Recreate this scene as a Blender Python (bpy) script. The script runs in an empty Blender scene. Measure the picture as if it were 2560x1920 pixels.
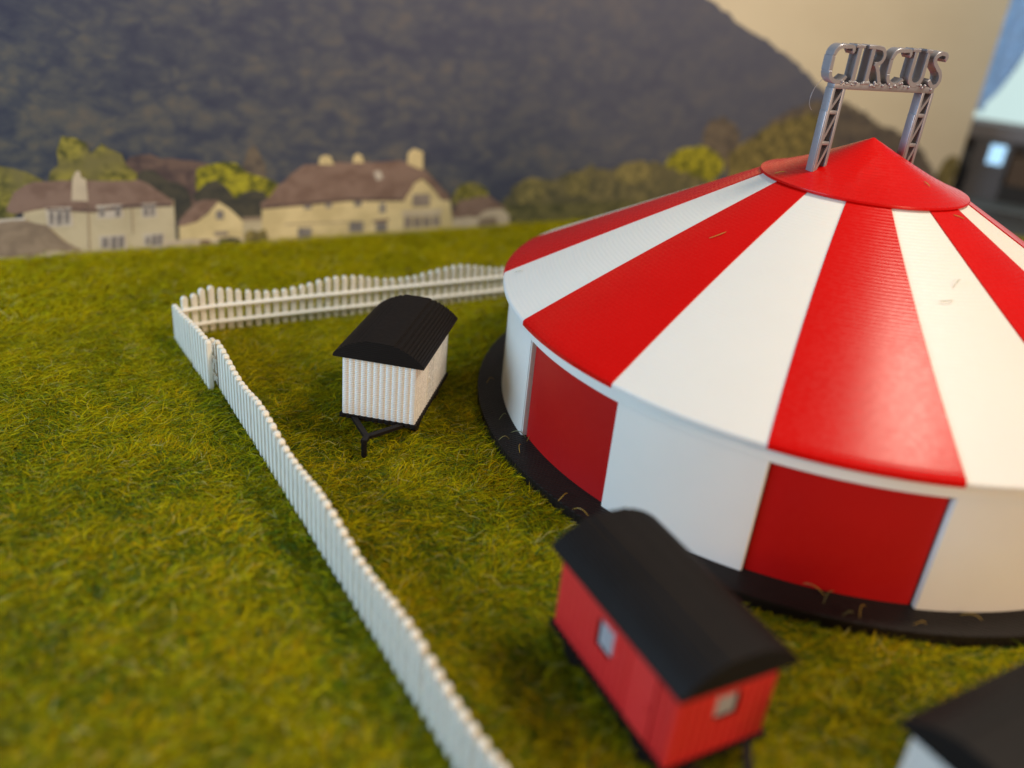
import bpy, bmesh, math, random
import numpy as np
from mathutils import Vector, Matrix
random.seed(7); rng=np.random.default_rng(7)
R=math.radians; PI=math.pi
sc=bpy.context.scene
C=sc.collection
# ---------------------------------------------------------------- camera
pitch,roll=0.459,0.1029
fw=Vector((0,math.cos(pitch),-math.sin(pitch))); rt0=Vector((1,0,0)); up0=rt0.cross(fw)
rt=rt0*math.cos(roll)+up0*math.sin(roll); up=up0*math.cos(roll)-rt0*math.sin(roll)
cd=bpy.data.cameras.new('camera'); cam=bpy.data.objects.new('camera',cd); C.objects.link(cam)
m=Matrix((rt,up,-fw)).transposed().to_4x4(); m.translation=Vector((0,0,10)); cam.matrix_world=m
cd.sensor_width=36; cd.lens=36*2149.1/2560; cd.clip_start=.05; cd.clip_end=500
cd.dof.use_dof=True; cd.dof.focus_distance=19.2; cd.dof.aperture_fstop=cd.lens/1000/0.40
sc.camera=cam
# ---------------------------------------------------------------- world and lamps (a room: ceiling lamp, warm lamp at the right, window at the left)
w=bpy.data.worlds.new('World'); sc.world=w; w.use_nodes=True
bg=w.node_tree.nodes['Background']; bg.inputs[0].default_value=(.60,.58,.55,1); bg.inputs[1].default_value=.29
def area(name,loc,target,size,power,col,sy=None):
    l=bpy.data.lights.new(name,'AREA'); l.energy=power; l.color=col; l.size=size
    if sy: l.shape='RECTANGLE'; l.size_y=sy
    o=bpy.data.objects.new(name,l); C.objects.link(o); o.location=loc
    o.rotation_euler=(Vector(target)-Vector(loc)).to_track_quat('-Z','Y').to_euler(); return o
area('ceiling_lamp',(18.5,18,34),(3,19,0),7.5,9000,(1,.86,.68))
area('room_lamp',(27,-15,16),(6,16,1),9,9000,(1,.68,.42))
area('window_light',(-34,1,14),(0,17,1),22,14200,(.52,.75,1),16)
sc.view_settings.view_transform='Standard'; sc.view_settings.look='None'
sc.view_settings.exposure=0; sc.view_settings.gamma=1
# ---------------------------------------------------------------- helpers
def tag(o,label=None,cat=None,group=None,kind=None):
    if label: o['label']=label
    if cat: o['category']=cat
    if group: o['group']=group
    if kind: o['kind']=kind
    return o
def empty(name,loc=(0,0,0),rz=0):
    o=bpy.data.objects.new(name,None); C.objects.link(o); o.location=loc; o.rotation_euler=(0,0,rz); o.empty_display_size=.3; return o
def link(name,me,mat,parent=None):
    o=bpy.data.objects.new(name,me); C.objects.link(o)
    if mat is not None and not me.materials: me.materials.append(mat)
    if parent is not None: o.parent=parent
    return o
def obj(name,bm,mat,parent=None,smooth=None):
    bmesh.ops.recalc_face_normals(bm,faces=bm.faces[:])
    me=bpy.data.meshes.new(name); bm.to_mesh(me); bm.free()
    if smooth is not None:
        me.polygons.foreach_set('use_smooth',[True]*len(me.polygons)); me.set_sharp_from_angle(angle=R(smooth))
    return link(name,me,mat,parent)
def copy_thing(src,loc,rz):
    r=src.copy(); C.objects.link(r); r.location=loc; r.rotation_euler=(0,0,rz)
    for ch in list(src.children):
        c=ch.copy(); C.objects.link(c); c.parent=r
        for g in ch.children:
            q=g.copy(); C.objects.link(q); q.parent=c
    return r
def box(bm,x0,x1,y0,y1,z0,z1,bev=0):
    vs=[bm.verts.new(p) for p in ((x0,y0,z0),(x1,y0,z0),(x1,y1,z0),(x0,y1,z0),(x0,y0,z1),(x1,y0,z1),(x1,y1,z1),(x0,y1,z1))]
    fs=[bm.faces.new([vs[i] for i in f]) for f in ((0,3,2,1),(4,5,6,7),(0,1,5,4),(1,2,6,5),(2,3,7,6),(3,0,4,7))]
    if bev:
        es={e for f in fs for e in f.edges}
        bmesh.ops.bevel(bm,geom=list(es),offset=bev,segments=2,affect='EDGES',profile=.5)
def prism(bm,pts,y0,y1):   # polygon in xz, extruded along y
    a=[bm.verts.new((x,y0,z)) for x,z in pts]; b=[bm.verts.new((x,y1,z)) for x,z in pts]; n=len(pts)
    bm.faces.new(a); bm.faces.new(b[::-1])
    for i in range(n): bm.faces.new((a[i],b[i],b[(i+1)%n],a[(i+1)%n]))
def tube(bm,p,q,r0,r1=None,n=8):
    p,q=Vector(p),Vector(q); r1=r0 if r1 is None else r1
    z=(q-p).normalized(); x=z.orthogonal().normalized(); y=z.cross(x)
    A=[bm.verts.new(p+(x*math.cos(t)+y*math.sin(t))*r0) for t in [2*PI*i/n for i in range(n)]]
    B=[bm.verts.new(q+(x*math.cos(t)+y*math.sin(t))*r1) for t in [2*PI*i/n for i in range(n)]]
    bm.faces.new(A[::-1]); bm.faces.new(B)
    for i in range(n): bm.faces.new((A[i],A[(i+1)%n],B[(i+1)%n],B[i]))
def lathe(bm,prof,n=160,a0=0,a1=2*PI,closed=True):   # closed profile (r,z) turned about z
    full=abs(a1-a0-2*PI)<1e-6; k=n if full else n+1
    rings=[[bm.verts.new((r*math.cos(a0+(a1-a0)*i/n),r*math.sin(a0+(a1-a0)*i/n),z)) for r,z in prof] for i in range(k)]
    m_=len(prof)
    for i in range(n):
        A,B=rings[i],rings[(i+1)%k]
        for j in range(m_):
            if j==m_-1 and not closed: break
            bm.faces.new((A[j],B[j],B[(j+1)%m_],A[(j+1)%m_]))
    if not full and closed:
        bm.faces.new(rings[0]); bm.faces.new(rings[-1][::-1])
# ---------------------------------------------------------------- materials
class NT:
    def __init__(s,name):
        s.m=bpy.data.materials.new(name); s.m.use_nodes=True; s.t=s.m.node_tree; s.b=s.t.nodes['Principled BSDF']; s.out=s.t.nodes['Material Output']
    def n(s,t,**k):
        x=s.t.nodes.new(t)
        for a,v in k.items(): setattr(x,a,v)
        return x
    def l(s,a,b): s.t.links.new(a,b)
    def co(s,which='Object',scale=None):
        c=s.n('ShaderNodeTexCoord')
        if scale is None: return c.outputs[which]
        mp=s.n('ShaderNodeMapping'); mp.inputs['Scale'].default_value=scale; s.l(c.outputs[which],mp.inputs['Vector']); return mp.outputs[0]
    def noise(s,vec,scale,detail=4,rough=.55,dist=0):
        x=s.n('ShaderNodeTexNoise'); x.inputs['Scale'].default_value=scale; x.inputs['Detail'].default_value=detail; x.inputs['Roughness'].default_value=rough; x.inputs['Distortion'].default_value=dist
        if vec is not None: s.l(vec,x.inputs['Vector'])
        return x.outputs['Fac']
    def ramp(s,fac,stops):
        x=s.n('ShaderNodeValToRGB'); e=x.color_ramp.elements
        while len(e)<len(stops): e.new(.5)
        for i,(p,c) in enumerate(stops): e[i].position=p; e[i].color=(*c,1)
        s.l(fac,x.inputs[0]); return x.outputs[0]
    def mix(s,fac,a,b,mode='MIX'):
        x=s.n('ShaderNodeMix',data_type='RGBA',blend_type=mode)
        for v,i in ((fac,0),(a,6),(b,7)):
            if hasattr(v,'links'): s.l(v,x.inputs[i])
            else: x.inputs[i].default_value=v if i==0 else (*v,1)
        return x.outputs[2]
    def math(s,op,a,b=0):
        x=s.n('ShaderNodeMath',operation=op)
        for v,i in ((a,0),(b,1)):
            if hasattr(v,'links'): s.l(v,x.inputs[i])
            else: x.inputs[i].default_value=v
        return x.outputs[0]
    def bump(s,h,strength,dist=.02):
        x=s.n('ShaderNodeBump'); x.inputs['Strength'].default_value=strength; x.inputs['Distance'].default_value=dist
        s.l(h,x.inputs['Height']); s.l(x.outputs[0],s.b.inputs['Normal']); return x
    def col(s,c):
        if hasattr(c,'links'): s.l(c,s.b.inputs['Base Color'])
        else: s.b.inputs['Base Color'].default_value=(*c,1)
    def set(s,**k):
        for a,v in k.items(): s.b.inputs[a.replace('_',' ')].default_value=v
def layered(name,col,col2,rough,axis='Z',pitch=.045,strength=.5,sss=0,spec=.5,metal=0,dirt=.0,aniso=0):
    t=NT(name); o=t.co()
    sep=t.n('ShaderNodeSeparateXYZ'); t.l(o,sep.inputs[0])
    jit=t.noise(o,1.3,3); jit=t.math('MULTIPLY',jit,.02)
    v=t.math('ADD',sep.outputs[axis],jit)
    v=t.math('MULTIPLY',v,2*PI/pitch); s_=t.math('SINE',v)
    s_=t.math('ABSOLUTE',s_) if False else s_
    fine=t.noise(o,9,5,.6)
    h=t.math('ADD',t.math('MULTIPLY',s_,.5),t.math('MULTIPLY',fine,.6))
    t.bump(h,strength,.01)
    c=t.mix(t.noise(o,.9,4),col,col2)
    if dirt:
        sp=t.noise(o,23,2,.5); sp=t.ramp(sp,[(.70,(0,0,0)),(.76,(1,1,1))]); c=t.mix(t.math('MULTIPLY',sp,dirt),c,(.30,.24,.15))
    t.col(c)
    rr=t.math('MULTIPLY_ADD',fine,.25); 
    t.t.nodes[rr.node.name].inputs[2].default_value=rough-.12; t.l(rr,t.b.inputs['Roughness'])
    t.set(Specular_IOR_Level=spec,Metallic=metal)
    if aniso:
        tg=t.n('ShaderNodeTangent',direction_type='RADIAL',axis='Z'); t.l(tg.outputs[0],t.b.inputs['Tangent']); t.set(Anisotropic=aniso,Anisotropic_Rotation=.25)
    if sss:
        t.set(Subsurface_Weight=sss,Subsurface_Scale=.25); t.b.inputs['Subsurface Radius'].default_value=(1,.6,.4)
    return t.m
M={}
M['white']=layered('white_plastic',(.80,.78,.72),(.74,.72,.66),.42,strength=.15,sss=.15,dirt=.08)
M['roof_white']=layered('roof_white_plastic',(.74,.725,.68),(.70,.685,.645),.5,pitch=.045,strength=.16,sss=.15,dirt=.15)
M['roof_red']=layered('roof_red_plastic',(.60,.003,.002),(.53,.002,.001),.27,pitch=.045,strength=.20,spec=.20,dirt=.03,aniso=0)
M['wall_red']=layered('wall_red_plastic',(.46,.006,.005),(.40,.004,.005),.42,pitch=.05,strength=.15,spec=.3)
M['wagon_red']=layered('wagon_red_plastic',(.70,.022,.024),(.64,.018,.020),.42,pitch=.05,strength=.3,spec=1.0)
M['wagon_white']=layered('wagon_white_plastic',(.82,.79,.72),(.76,.73,.66),.26,pitch=.045,strength=.7,sss=.12)
M['fence']=layered('fence_plastic',(.86,.82,.72),(.82,.78,.68),.32,axis='X',pitch=.4,strength=.12,sss=.12,dirt=.1)
M['black']=layered('black_plastic',(.009,.0075,.007),(.014,.011,.010),.50,pitch=.045,strength=.45,spec=.13)
M['silver']=layered('silver_plastic',(.38,.37,.40),(.31,.31,.34),.40,axis='Y',pitch=.040,strength=.22,metal=.42)
M['pane']=layered('grey_pane',(.42,.42,.44),(.36,.36,.38),.3,strength=.1)
def black_rim():
    t=NT('black_rim_plastic'); o=t.co(); mp=t.n('ShaderNodeMapping'); mp.inputs['Rotation'].default_value=(0,0,R(18)); t.l(o,mp.inputs[0])
    sep=t.n('ShaderNodeSeparateXYZ'); t.l(mp.outputs[0],sep.inputs[0])
    s_=t.math('SINE',t.math('MULTIPLY',sep.outputs['Y'],2*PI/.085)); t.bump(t.math('ADD',s_,t.noise(o,12,4)),.5,.012)
    t.col(t.mix(t.noise(o,5,5),(.008,.0065,.006),(.017,.012,.010))); t.set(Roughness=.45,Specular_IOR_Level=.22); return t.m
M['rim']=black_rim()
# ---------------------------------------------------------------- ground: table, mat, grass
TC=Vector((7.6035,20.3439,0)); DISC=8.5
def mat_ground():
    t=NT('grass_mat_base'); o=t.co()
    n1=t.noise(o,.7,5,.6); n2=t.noise(o,9,4,.7)
    c=t.mix(n1,(.035,.045,.003),(.10,.085,.003)); c=t.mix(n2,c,(.02,.03,.006)); t.col(c); t.bump(n2,1,.1); t.set(Roughness=.95,Specular_IOR_Level=.05); return t.m
A0=Vector((-16.546,25.439,0)); BD=Vector((.848695,.528883,0)); BN=Vector((-.528883,.848695,0))
def bp(s,z,off=0): p=A0+BD*s-BN*off; return Vector((p.x,p.y,z))
bm=bmesh.new(); q=[(-45,-8),(40,-8),(40,35.5)]+[tuple((bp(s,0,-.25))[:2]) for s in (42.5,-18)]
q[2:3]=[(40,35.5),(24.6,41.6)]
vs=[bm.verts.new((x,y,-.13)) for x,y in q]; vb=[bm.verts.new((x,y,-.5)) for x,y in q]
bm.faces.new(vs); bm.faces.new(vb[::-1])
for i in range(len(q)): bm.faces.new((vs[i],vb[i],vb[(i+1)%len(q)],vs[(i+1)%len(q)]))
g=obj('ground',bm,mat_ground()); tag(g,kind='structure')
def blades():
    # candidate points inside the wedge the lens sees (plus a margin), none under the tent base
    def make(n,rmin,rmax,width,length,segs):
        az=rng.uniform(-.98,.70,n); r=np.sqrt(rng.uniform(rmin**2,rmax**2,n)); x=r*np.sin(az); y=r*np.cos(az)-2
        ok=np.hypot(x-TC.x,y-TC.y)>DISC+.06
        s_=(x-A0.x)*BN.x+(y-A0.y)*BN.y; ok&=(s_<-.1)
        ok&=~((x-24.6)*(41.6-35.5)+(y-41.6)*(40-24.6)>0)
        x,y,r=x[ok],y[ok],r[ok]; n=len(x); calm=np.clip((r-19)/10,0,1)**1.3
        def fn(a,b,s,ph): return np.sin(x*a*s+1.7*np.sin(y*b*s+ph)+ph)*np.cos(y*a*s-1.3*np.sin(x*b*s*1.3)+2*ph)
        big=fn(.9,.7,1,.4)*.5+fn(2.1,1.7,1,1.9)*.5
        med=fn(5.1,4.3,1,.9)
        lump=.5+.5*(.55*big+.45*med); lump=lump*(1-calm)+.75*calm
        az=rng.uniform(0,2*PI,n); pref=1.2*big+.8*fn(1.4,1.1,1,5); az=np.where(rng.random(n)<.45,pref+rng.normal(0,.5,n)+R(20),az)
        L=length*rng.uniform(.45,1.25,n)*(.8+.3*lump); W=width*rng.uniform(.6,1.3,n)
        el=rng.uniform(.04,.62,n)*(.6+.8*lump); curl=rng.normal(0,.75,n); droop=rng.uniform(.2,1.5,n)
        z0=-.14+(.13+.05*calm)*lump*rng.uniform(calm*.5,1,n)
        k=segs+1
        V=np.zeros((n,k,2,3)); px,py,pz=x.copy(),y.copy(),z0.copy(); a=az-curl*.5; e=el.copy(); tilt=rng.uniform(-.9,.9,n)
        for i in range(k):
            ww=W*(1-.75*(i/segs)**2)*.5
            nx,ny=-np.sin(a)*np.cos(tilt),np.cos(a)*np.cos(tilt); nz=np.sin(tilt)
            for j,sg in ((0,-1),(1,1)):
                V[:,i,j,0]=px+sg*nx*ww; V[:,i,j,1]=py+sg*ny*ww; V[:,i,j,2]=pz+sg*nz*ww
            st=L/segs; px=px+np.cos(a)*np.cos(e)*st; py=py+np.sin(a)*np.cos(e)*st; pz=pz+np.sin(e)*st
            a=a+curl/segs; e=e-droop*el*2/segs
        base=(np.arange(n)*k*2)[:,None]
        F=[]
        for i in range(segs): F.append(np.stack([base[:,0]+2*i,base[:,0]+2*i+1,base[:,0]+2*i+3,base[:,0]+2*i+2],1))
        F=np.stack(F,1).reshape(-1,4)
        pal=np.array([(.60,.50,.002),(.40,.40,.003),(.15,.23,.006),(.040,.13,.030),(.66,.43,.003),(.17,.16,.003)])
        bias=np.clip(.5+.95*big+.35*fn(3.3,2.9,1,2.2),0,1)
        rr=rng.random(n); p=np.empty(n,int)
        cum=np.stack([.12+.34*bias,.40+.26*bias,.68+.10*bias,.80+.04*bias,.84+.11*bias],1)
        p=(rr[:,None]>cum).sum(1)
        # order: 0 yellow,1 olive,2 green,3 teal,4 ochre,5 brown olive
        col=pal[p]*rng.uniform(.6,1.35,n)[:,None]; cm=calm[:,None]; col=col*(1-.65*cm)+np.array((.56,.47,.003))*.65*cm; col=col*(.88+.10*cm); pale=rng.random(n)<.035; col[pale]=np.array((.52,.47,.14))
        col=np.repeat(col,segs,0)
        return V.reshape(-1,3),F,col
    parts=[make(200000,9,16,.019,.36,2),make(425000,16,26.5,.0135,.36,2),make(620000,26.5,52,.022,.40,2)]
    VV=[];FF=[];CC=[];o=0
    for v,f,c in parts: VV.append(v);FF.append(f+o);CC.append(c);o+=len(v)
    V=np.concatenate(VV).astype(np.float32);F=np.concatenate(FF).astype(np.int32);Cc=np.concatenate(CC)
    me=bpy.data.meshes.new('grass'); me.vertices.add(len(V)); me.vertices.foreach_set('co',V.ravel())
    me.loops.add(F.size); me.loops.foreach_set('vertex_index',F.ravel()); me.polygons.add(len(F)); me.polygons.foreach_set('loop_start',np.arange(0,F.size,4,dtype=np.int32))
    at=me.attributes.new('blade','FLOAT_COLOR','FACE'); at.data.foreach_set('color',np.concatenate([Cc,np.ones((len(Cc),1))],1).astype(np.float32).ravel())
    me.update(calc_edges=True)
    t=NT('grass_fibre'); a=t.n('ShaderNodeAttribute',attribute_name='blade'); t.col(a.outputs['Color']); t.set(Roughness=.6,Specular_IOR_Level=.09)
    tr=t.n('ShaderNodeBsdfTranslucent'); t.l(a.outputs['Color'],tr.inputs[0]); mx=t.n('ShaderNodeMixShader'); mx.inputs[0].default_value=.3
    t.l(t.b.outputs[0],mx.inputs[1]); t.l(tr.outputs[0],mx.inputs[2]); t.l(mx.outputs[0],t.out.inputs[0])
    o=link('grass',me,t.m); tag(o,'short olive green static grass fibres covering the model ground','grass',kind='stuff'); return o
blades()
# ---------------------------------------------------------------- printed backdrop
PRINT={
 'hill':[(-11.9,-0.06),(-11.9,13),(15,13.2),(21.52,11.21),(27.23,9.15),(29.45,8.26),(31.01,7.71),(32.68,7.03),(34.51,6.15),(36.5,5.11),(39.07,3.76),(43.26,1.76),(43.3,-0.06)],
 'dark_right':[(33.15,4.66),(34.88,5.1),(36.46,5.22),(38.31,4.79),(39.59,4.22),(41.24,3.75),(42.52,3.38),(43.97,2.75),(45.14,1.97),(46.83,0.61),(47.85,-0.06),(32.14,-0.06),(30.9,3.17)],
 'low_right':[(46.14,1.16),(46.52,2.07),(47.44,2.31),(47.85,1.87),(47.85,0.47),(47.85,-0.06),(47.11,-0.06)],
 'brown_tree':[(28.3,3.31),(28.31,3.82),(28.62,4.23),(29.2,4.38),(30.05,4.12),(30.56,3.6),(30.7,2.85),(30.47,2.09),(29.3,2.12),(28.57,2.78)],
 'yellow_dome':[(26.32,2.2),(26.54,2.71),(27.01,3.01),(27.8,3.1),(28.64,3.04),(29.42,2.76),(29.9,2.32),(29.85,1.67),(28.57,1.06),(26.84,1.34)],
 'olive_shrub':[(30.1,2.1),(30.14,2.75),(30.62,3.12),(31.47,3.27),(31.98,3.8),(32.87,4.12),(34.0,4.44),(35.05,4.61),(35.92,4.45),(36.83,3.32),(36.75,2.16),(37.64,-0.06),(30.65,0.07)],
 'hedge':[(14.26,-0.04),(17.95,0.71),(18.51,1.65),(19.03,1.91),(19.69,1.99),(20.52,1.77),(21.17,2.09),(21.87,2.12),(22.32,2.3),(23.31,2.18),(24.0,2.51),(25.03,2.44),(26.07,2.41),(26.95,2.08),(28.89,1.49),(30.41,1.21),(31.22,-0.06),(27.78,-0.06),(18.78,-0.06),(14.28,-0.06)],
 'hedge_base':[(17.51,0.83),(23.31,0.75),(30.12,0.66),(30.77,-0.06),(17.66,-0.06)],
 'yhump1':[(18.67,1.16),(18.94,1.73),(19.36,1.95),(19.82,1.84),(20.06,1.3),(19.95,0.81),(19.04,0.85)],
 'yhump2':[(21.13,1.15),(21.2,1.84),(21.76,2.07),(22.28,1.81),(22.37,1.2),(21.92,1.02)],
 'yhump3':[(23.62,1.87),(23.9,2.36),(24.76,2.49),(25.46,2.22),(25.57,1.7),(24.95,1.51),(24.05,1.55)],
 'ltree':[(-0.1,2.61),(0.31,2.88),(0.8,2.9),(1.15,2.71),(1.56,2.41),(1.61,1.82),(0.99,1.55),(0.17,1.15),(-0.32,1.18)],
 'ytree':[(1.63,2.26),(1.75,2.69),(2.01,2.9),(2.0,3.33),(2.23,3.65),(2.56,3.72),(2.84,3.53),(2.99,3.17),(3.32,3.42),(3.59,3.42),(3.8,3.16),(3.94,2.82),(4.26,2.55),(4.37,2.16),(4.33,1.7),(1.58,1.82)],
 'brownwood':[(3.88,2.93),(4.11,3.15),(4.74,3.15),(5.37,2.97),(6.03,2.96),(6.55,2.79),(6.98,2.39),(6.9,1.01),(5.37,1.09),(4.44,2.16)],
 'darkbush':[(4.24,2.32),(4.41,2.62),(4.77,2.68),(5.17,2.29),(5.61,2.19),(5.95,1.71),(5.98,1.06),(5.21,0.86),(4.83,1.68)],
 'tall':[(7.59,2.04),(7.67,2.84),(7.88,3.31),(8.12,3.4),(8.35,3.07),(8.45,2.58),(8.47,2.01)],
 'ytree2':[(6.02,2.26),(6.16,2.65),(6.55,2.79),(7.01,2.86),(7.47,2.81),(7.85,2.56),(8.24,2.43),(8.72,2.25),(9.0,1.95),(8.71,1.67),(8.21,1.53),(7.25,1.57),(6.24,1.61)],
 'dbush2':[(5.95,1.71),(6.28,2.17),(6.75,2.31),(7.16,2.06),(7.33,1.65),(7.74,1.88),(8.3,1.77),(8.45,1.35),(8.26,0.68),(6.81,0.77),(6.15,1.3)],
 'h1wall':[(0.86,1.52),(1.54,1.56),(2.85,1.61),(5.34,1.64),(5.3,-0.05),(2.31,-0.06),(1.32,0.09),(0.76,0.82)],
 'h1roof':[(0.39,1.55),(0.68,2.08),(1.03,2.32),(1.3,2.4),(2.4,2.38),(4.31,2.33),(4.59,2.19),(5.32,1.59),(5.29,1.46),(3.95,1.52),(3.81,1.45),(2.83,1.42),(2.68,1.35),(2.03,1.52),(1.44,1.52),(0.59,1.41),(0.41,1.47)],
 'h1chim':[(2.25,1.75),(2.36,2.46),(2.49,2.69),(2.6,2.68),(2.61,2.49),(2.75,2.41),(2.72,1.71)],
 'garroof':[(-0.2,1.17),(0.17,1.15),(0.88,1.19),(1.43,0.99),(1.9,0.44),(2.35,0.1),(2.26,0.06),(1.33,0.17),(1.11,0.03),(-0.37,0.06)],
 'garwall':[(-0.37,0.06),(0.59,0.1),(1.12,0.1),(2.29,0.05),(2.41,-0.06),(-0.4,-0.06)],
 'leanroof':[(-0.19,1.25),(0.19,1.26),(0.89,1.28),(0.87,1.15),(0.17,1.14),(-0.21,1.12)],
 'h1w0':[(1.58,1.49),(1.71,1.49),(1.65,1.01),(1.52,1.0)],
 'h1w1':[(1.78,1.49),(1.96,1.5),(1.9,0.98),(1.72,0.97)],
 'h1w2':[(2.01,1.46),(2.16,1.47),(2.1,0.99),(1.95,0.99)],
 'h1w3':[(3.03,1.5),(3.2,1.51),(3.16,1.19),(2.99,1.18)],
 'h1w4':[(3.52,1.5),(3.67,1.51),(3.63,1.16),(3.48,1.16)],
 'h1w5':[(4.38,1.5),(4.53,1.51),(4.49,1.14),(4.35,1.13)],
 'h1w6':[(4.58,1.49),(4.73,1.5),(4.7,1.13),(4.55,1.12)],
 'h1w7':[(3.0,0.48),(3.2,0.48),(3.16,0.11),(2.96,0.11)],
 'h1w8':[(3.27,0.48),(3.46,0.49),(3.42,0.06),(3.22,0.06)],
 'h1w9':[(3.51,0.48),(3.67,0.49),(3.63,0.07),(3.47,0.07)],
 'h1w10':[(4.34,0.43),(4.49,0.43),(4.46,0.15),(4.32,0.15)],
 'h1w11':[(4.54,0.46),(4.7,0.46),(4.67,0.1),(4.51,0.09)],
 'h1w12':[(4.74,0.47),(4.88,0.47),(4.84,0.08),(4.71,0.08)],
 'h1p0':[(2.67,1.58),(2.74,1.58),(2.6,0.03),(2.54,0.03)],
 'h1p1':[(3.97,1.54),(4.03,1.54),(3.98,0.57),(3.93,0.58)],
 'h2roof':[(5.39,0.81),(5.76,1.27),(6.12,1.56),(6.32,1.59),(6.82,1.56),(6.36,1.08),(6.04,0.83),(5.5,0.72)],
 'h2wall':[(5.44,0.75),(6.04,0.85),(6.4,1.08),(6.8,1.51),(7.15,1.25),(7.59,0.79),(7.56,-0.04),(5.4,0.01)],
 'h2w':[(6.69,1.19),(6.95,1.19),(6.94,0.88),(6.68,0.88)],
 'h2w2':[(6.6,0.45),(7.07,0.43),(7.06,0.29),(6.59,0.3)],
 'lowwall':[(4.86,0.23),(6.07,0.23),(7.66,0.12),(7.64,-0.06),(4.82,-0.06)],
 'door':[(6.09,0.19),(6.42,0.18),(6.4,-0.06),(6.07,-0.06)],
 'dhedge':[(6.74,0.18),(7.18,0.24),(7.5,0.13),(7.48,-0.06),(6.72,-0.06)],
 'linkwall':[(7.57,0.81),(9.06,0.81),(9.03,-0.06),(7.53,-0.06)],
 'linkroof':[(7.58,0.91),(9.06,0.88),(9.05,0.74),(7.57,0.77)],
 'lbush':[(7.63,0.3),(7.84,0.49),(8.08,0.39),(8.38,0.46),(8.48,-0.06),(7.61,-0.06)],
 'h3roof':[(8.24,1.34),(8.58,1.64),(8.88,2.0),(9.81,2.69),(10.58,2.75),(11.98,2.74),(13.68,2.77),(14.21,2.58),(14.72,2.23),(15.56,1.43),(15.73,1.17),(15.32,1.19),(14.84,1.78),(14.45,2.06),(14.15,1.89),(13.74,1.26),(13.31,1.32),(11.46,1.38),(9.7,1.31),(8.28,1.26)],
 'h3wall':[(8.28,1.29),(9.7,1.34),(11.46,1.42),(13.74,1.3),(14.15,1.89),(14.45,2.05),(14.84,1.73),(15.32,1.21),(15.7,1.21),(15.93,-0.06),(13.85,-0.06),(10.56,-0.06),(8.23,-0.06)],
 'h3c0':[(10.36,2.7),(10.39,2.94),(10.54,3.04),(10.79,3.0),(10.94,2.68)],
 'h3c1':[(11.64,2.73),(11.67,2.99),(11.84,3.08),(12.0,2.98),(12.07,2.72)],
 'h3c2':[(13.8,2.66),(13.81,3.05),(14.04,3.22),(14.43,3.08),(14.46,2.42),(14.22,2.47)],
 'sky':[(12.46,2.39),(12.72,2.42),(12.84,2.12),(12.59,2.05)],
 'h3w0':[(9.81,1.39),(10.09,1.39),(10.09,1.09),(9.8,1.09)],
 'h3w1':[(10.61,1.35),(10.85,1.36),(10.85,1.1),(10.61,1.09)],
 'h3w2':[(11.73,1.35),(12.0,1.36),(12.01,1.09),(11.73,1.09)],
 'h3w3':[(12.72,1.17),(12.98,1.17),(12.99,0.79),(12.73,0.79)],
 'h3w4':[(14.07,1.47),(14.81,1.45),(14.83,0.95),(14.09,0.97)],
 'h3w5':[(9.56,0.41),(10.08,0.39),(10.08,-0.01),(9.55,0.01)],
 'h3w6':[(11.53,0.52),(12.09,0.51),(12.1,0.1),(11.53,0.11)],
 'h3w7':[(12.58,0.43),(13.05,0.42),(13.06,0.05),(12.59,0.06)],
 'h3w8':[(13.74,0.6),(14.09,0.59),(14.11,0.13),(13.76,0.13)],
 'h3w9':[(14.14,0.57),(14.49,0.57),(14.51,0.12),(14.16,0.12)],
 'h3w10':[(14.54,0.57),(14.89,0.57),(14.91,0.12),(14.56,0.12)],
 'h3w11':[(14.94,0.56),(15.31,0.56),(15.34,0.12),(14.96,0.12)],
 'porch':[(12.46,0.53),(13.11,0.56),(13.11,0.45),(12.47,0.42)],
 'canopy':[(13.66,0.83),(15.35,0.82),(15.36,0.6),(13.67,0.63)],
 'string':[(9.09,0.59),(11.46,0.54),(11.47,0.5),(9.09,0.54)],
 'h4tree':[(15.82,1.28),(16.15,1.69),(16.65,1.88),(17.08,1.74),(17.5,1.21),(17.37,0.93),(15.89,1.0)],
 'h4roof':[(15.8,0.58),(16.0,0.99),(16.3,1.17),(17.44,1.26),(17.9,1.0),(18.32,0.64),(17.49,0.73),(16.98,0.42),(15.93,0.43)],
 'h4wall':[(15.88,0.48),(16.98,0.47),(17.49,0.78),(18.03,0.75),(18.45,0.44),(18.57,-0.06),(15.92,-0.06)],
 'h4arch':[(17.05,-0.06),(17.02,0.27),(17.26,0.37),(17.85,0.36),(18.01,-0.06)],
 'h1eaveshade':[(1.51,1.54),(2.83,1.44),(3.96,1.54),(5.29,1.5),(5.29,1.42),(3.94,1.43),(2.82,1.33),(1.5,1.47)],
 'h3eaveshade':[(8.28,1.29),(9.7,1.34),(11.46,1.42),(13.74,1.3),(13.74,1.21),(11.46,1.31),(9.7,1.22),(8.28,1.17)],
}

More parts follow.
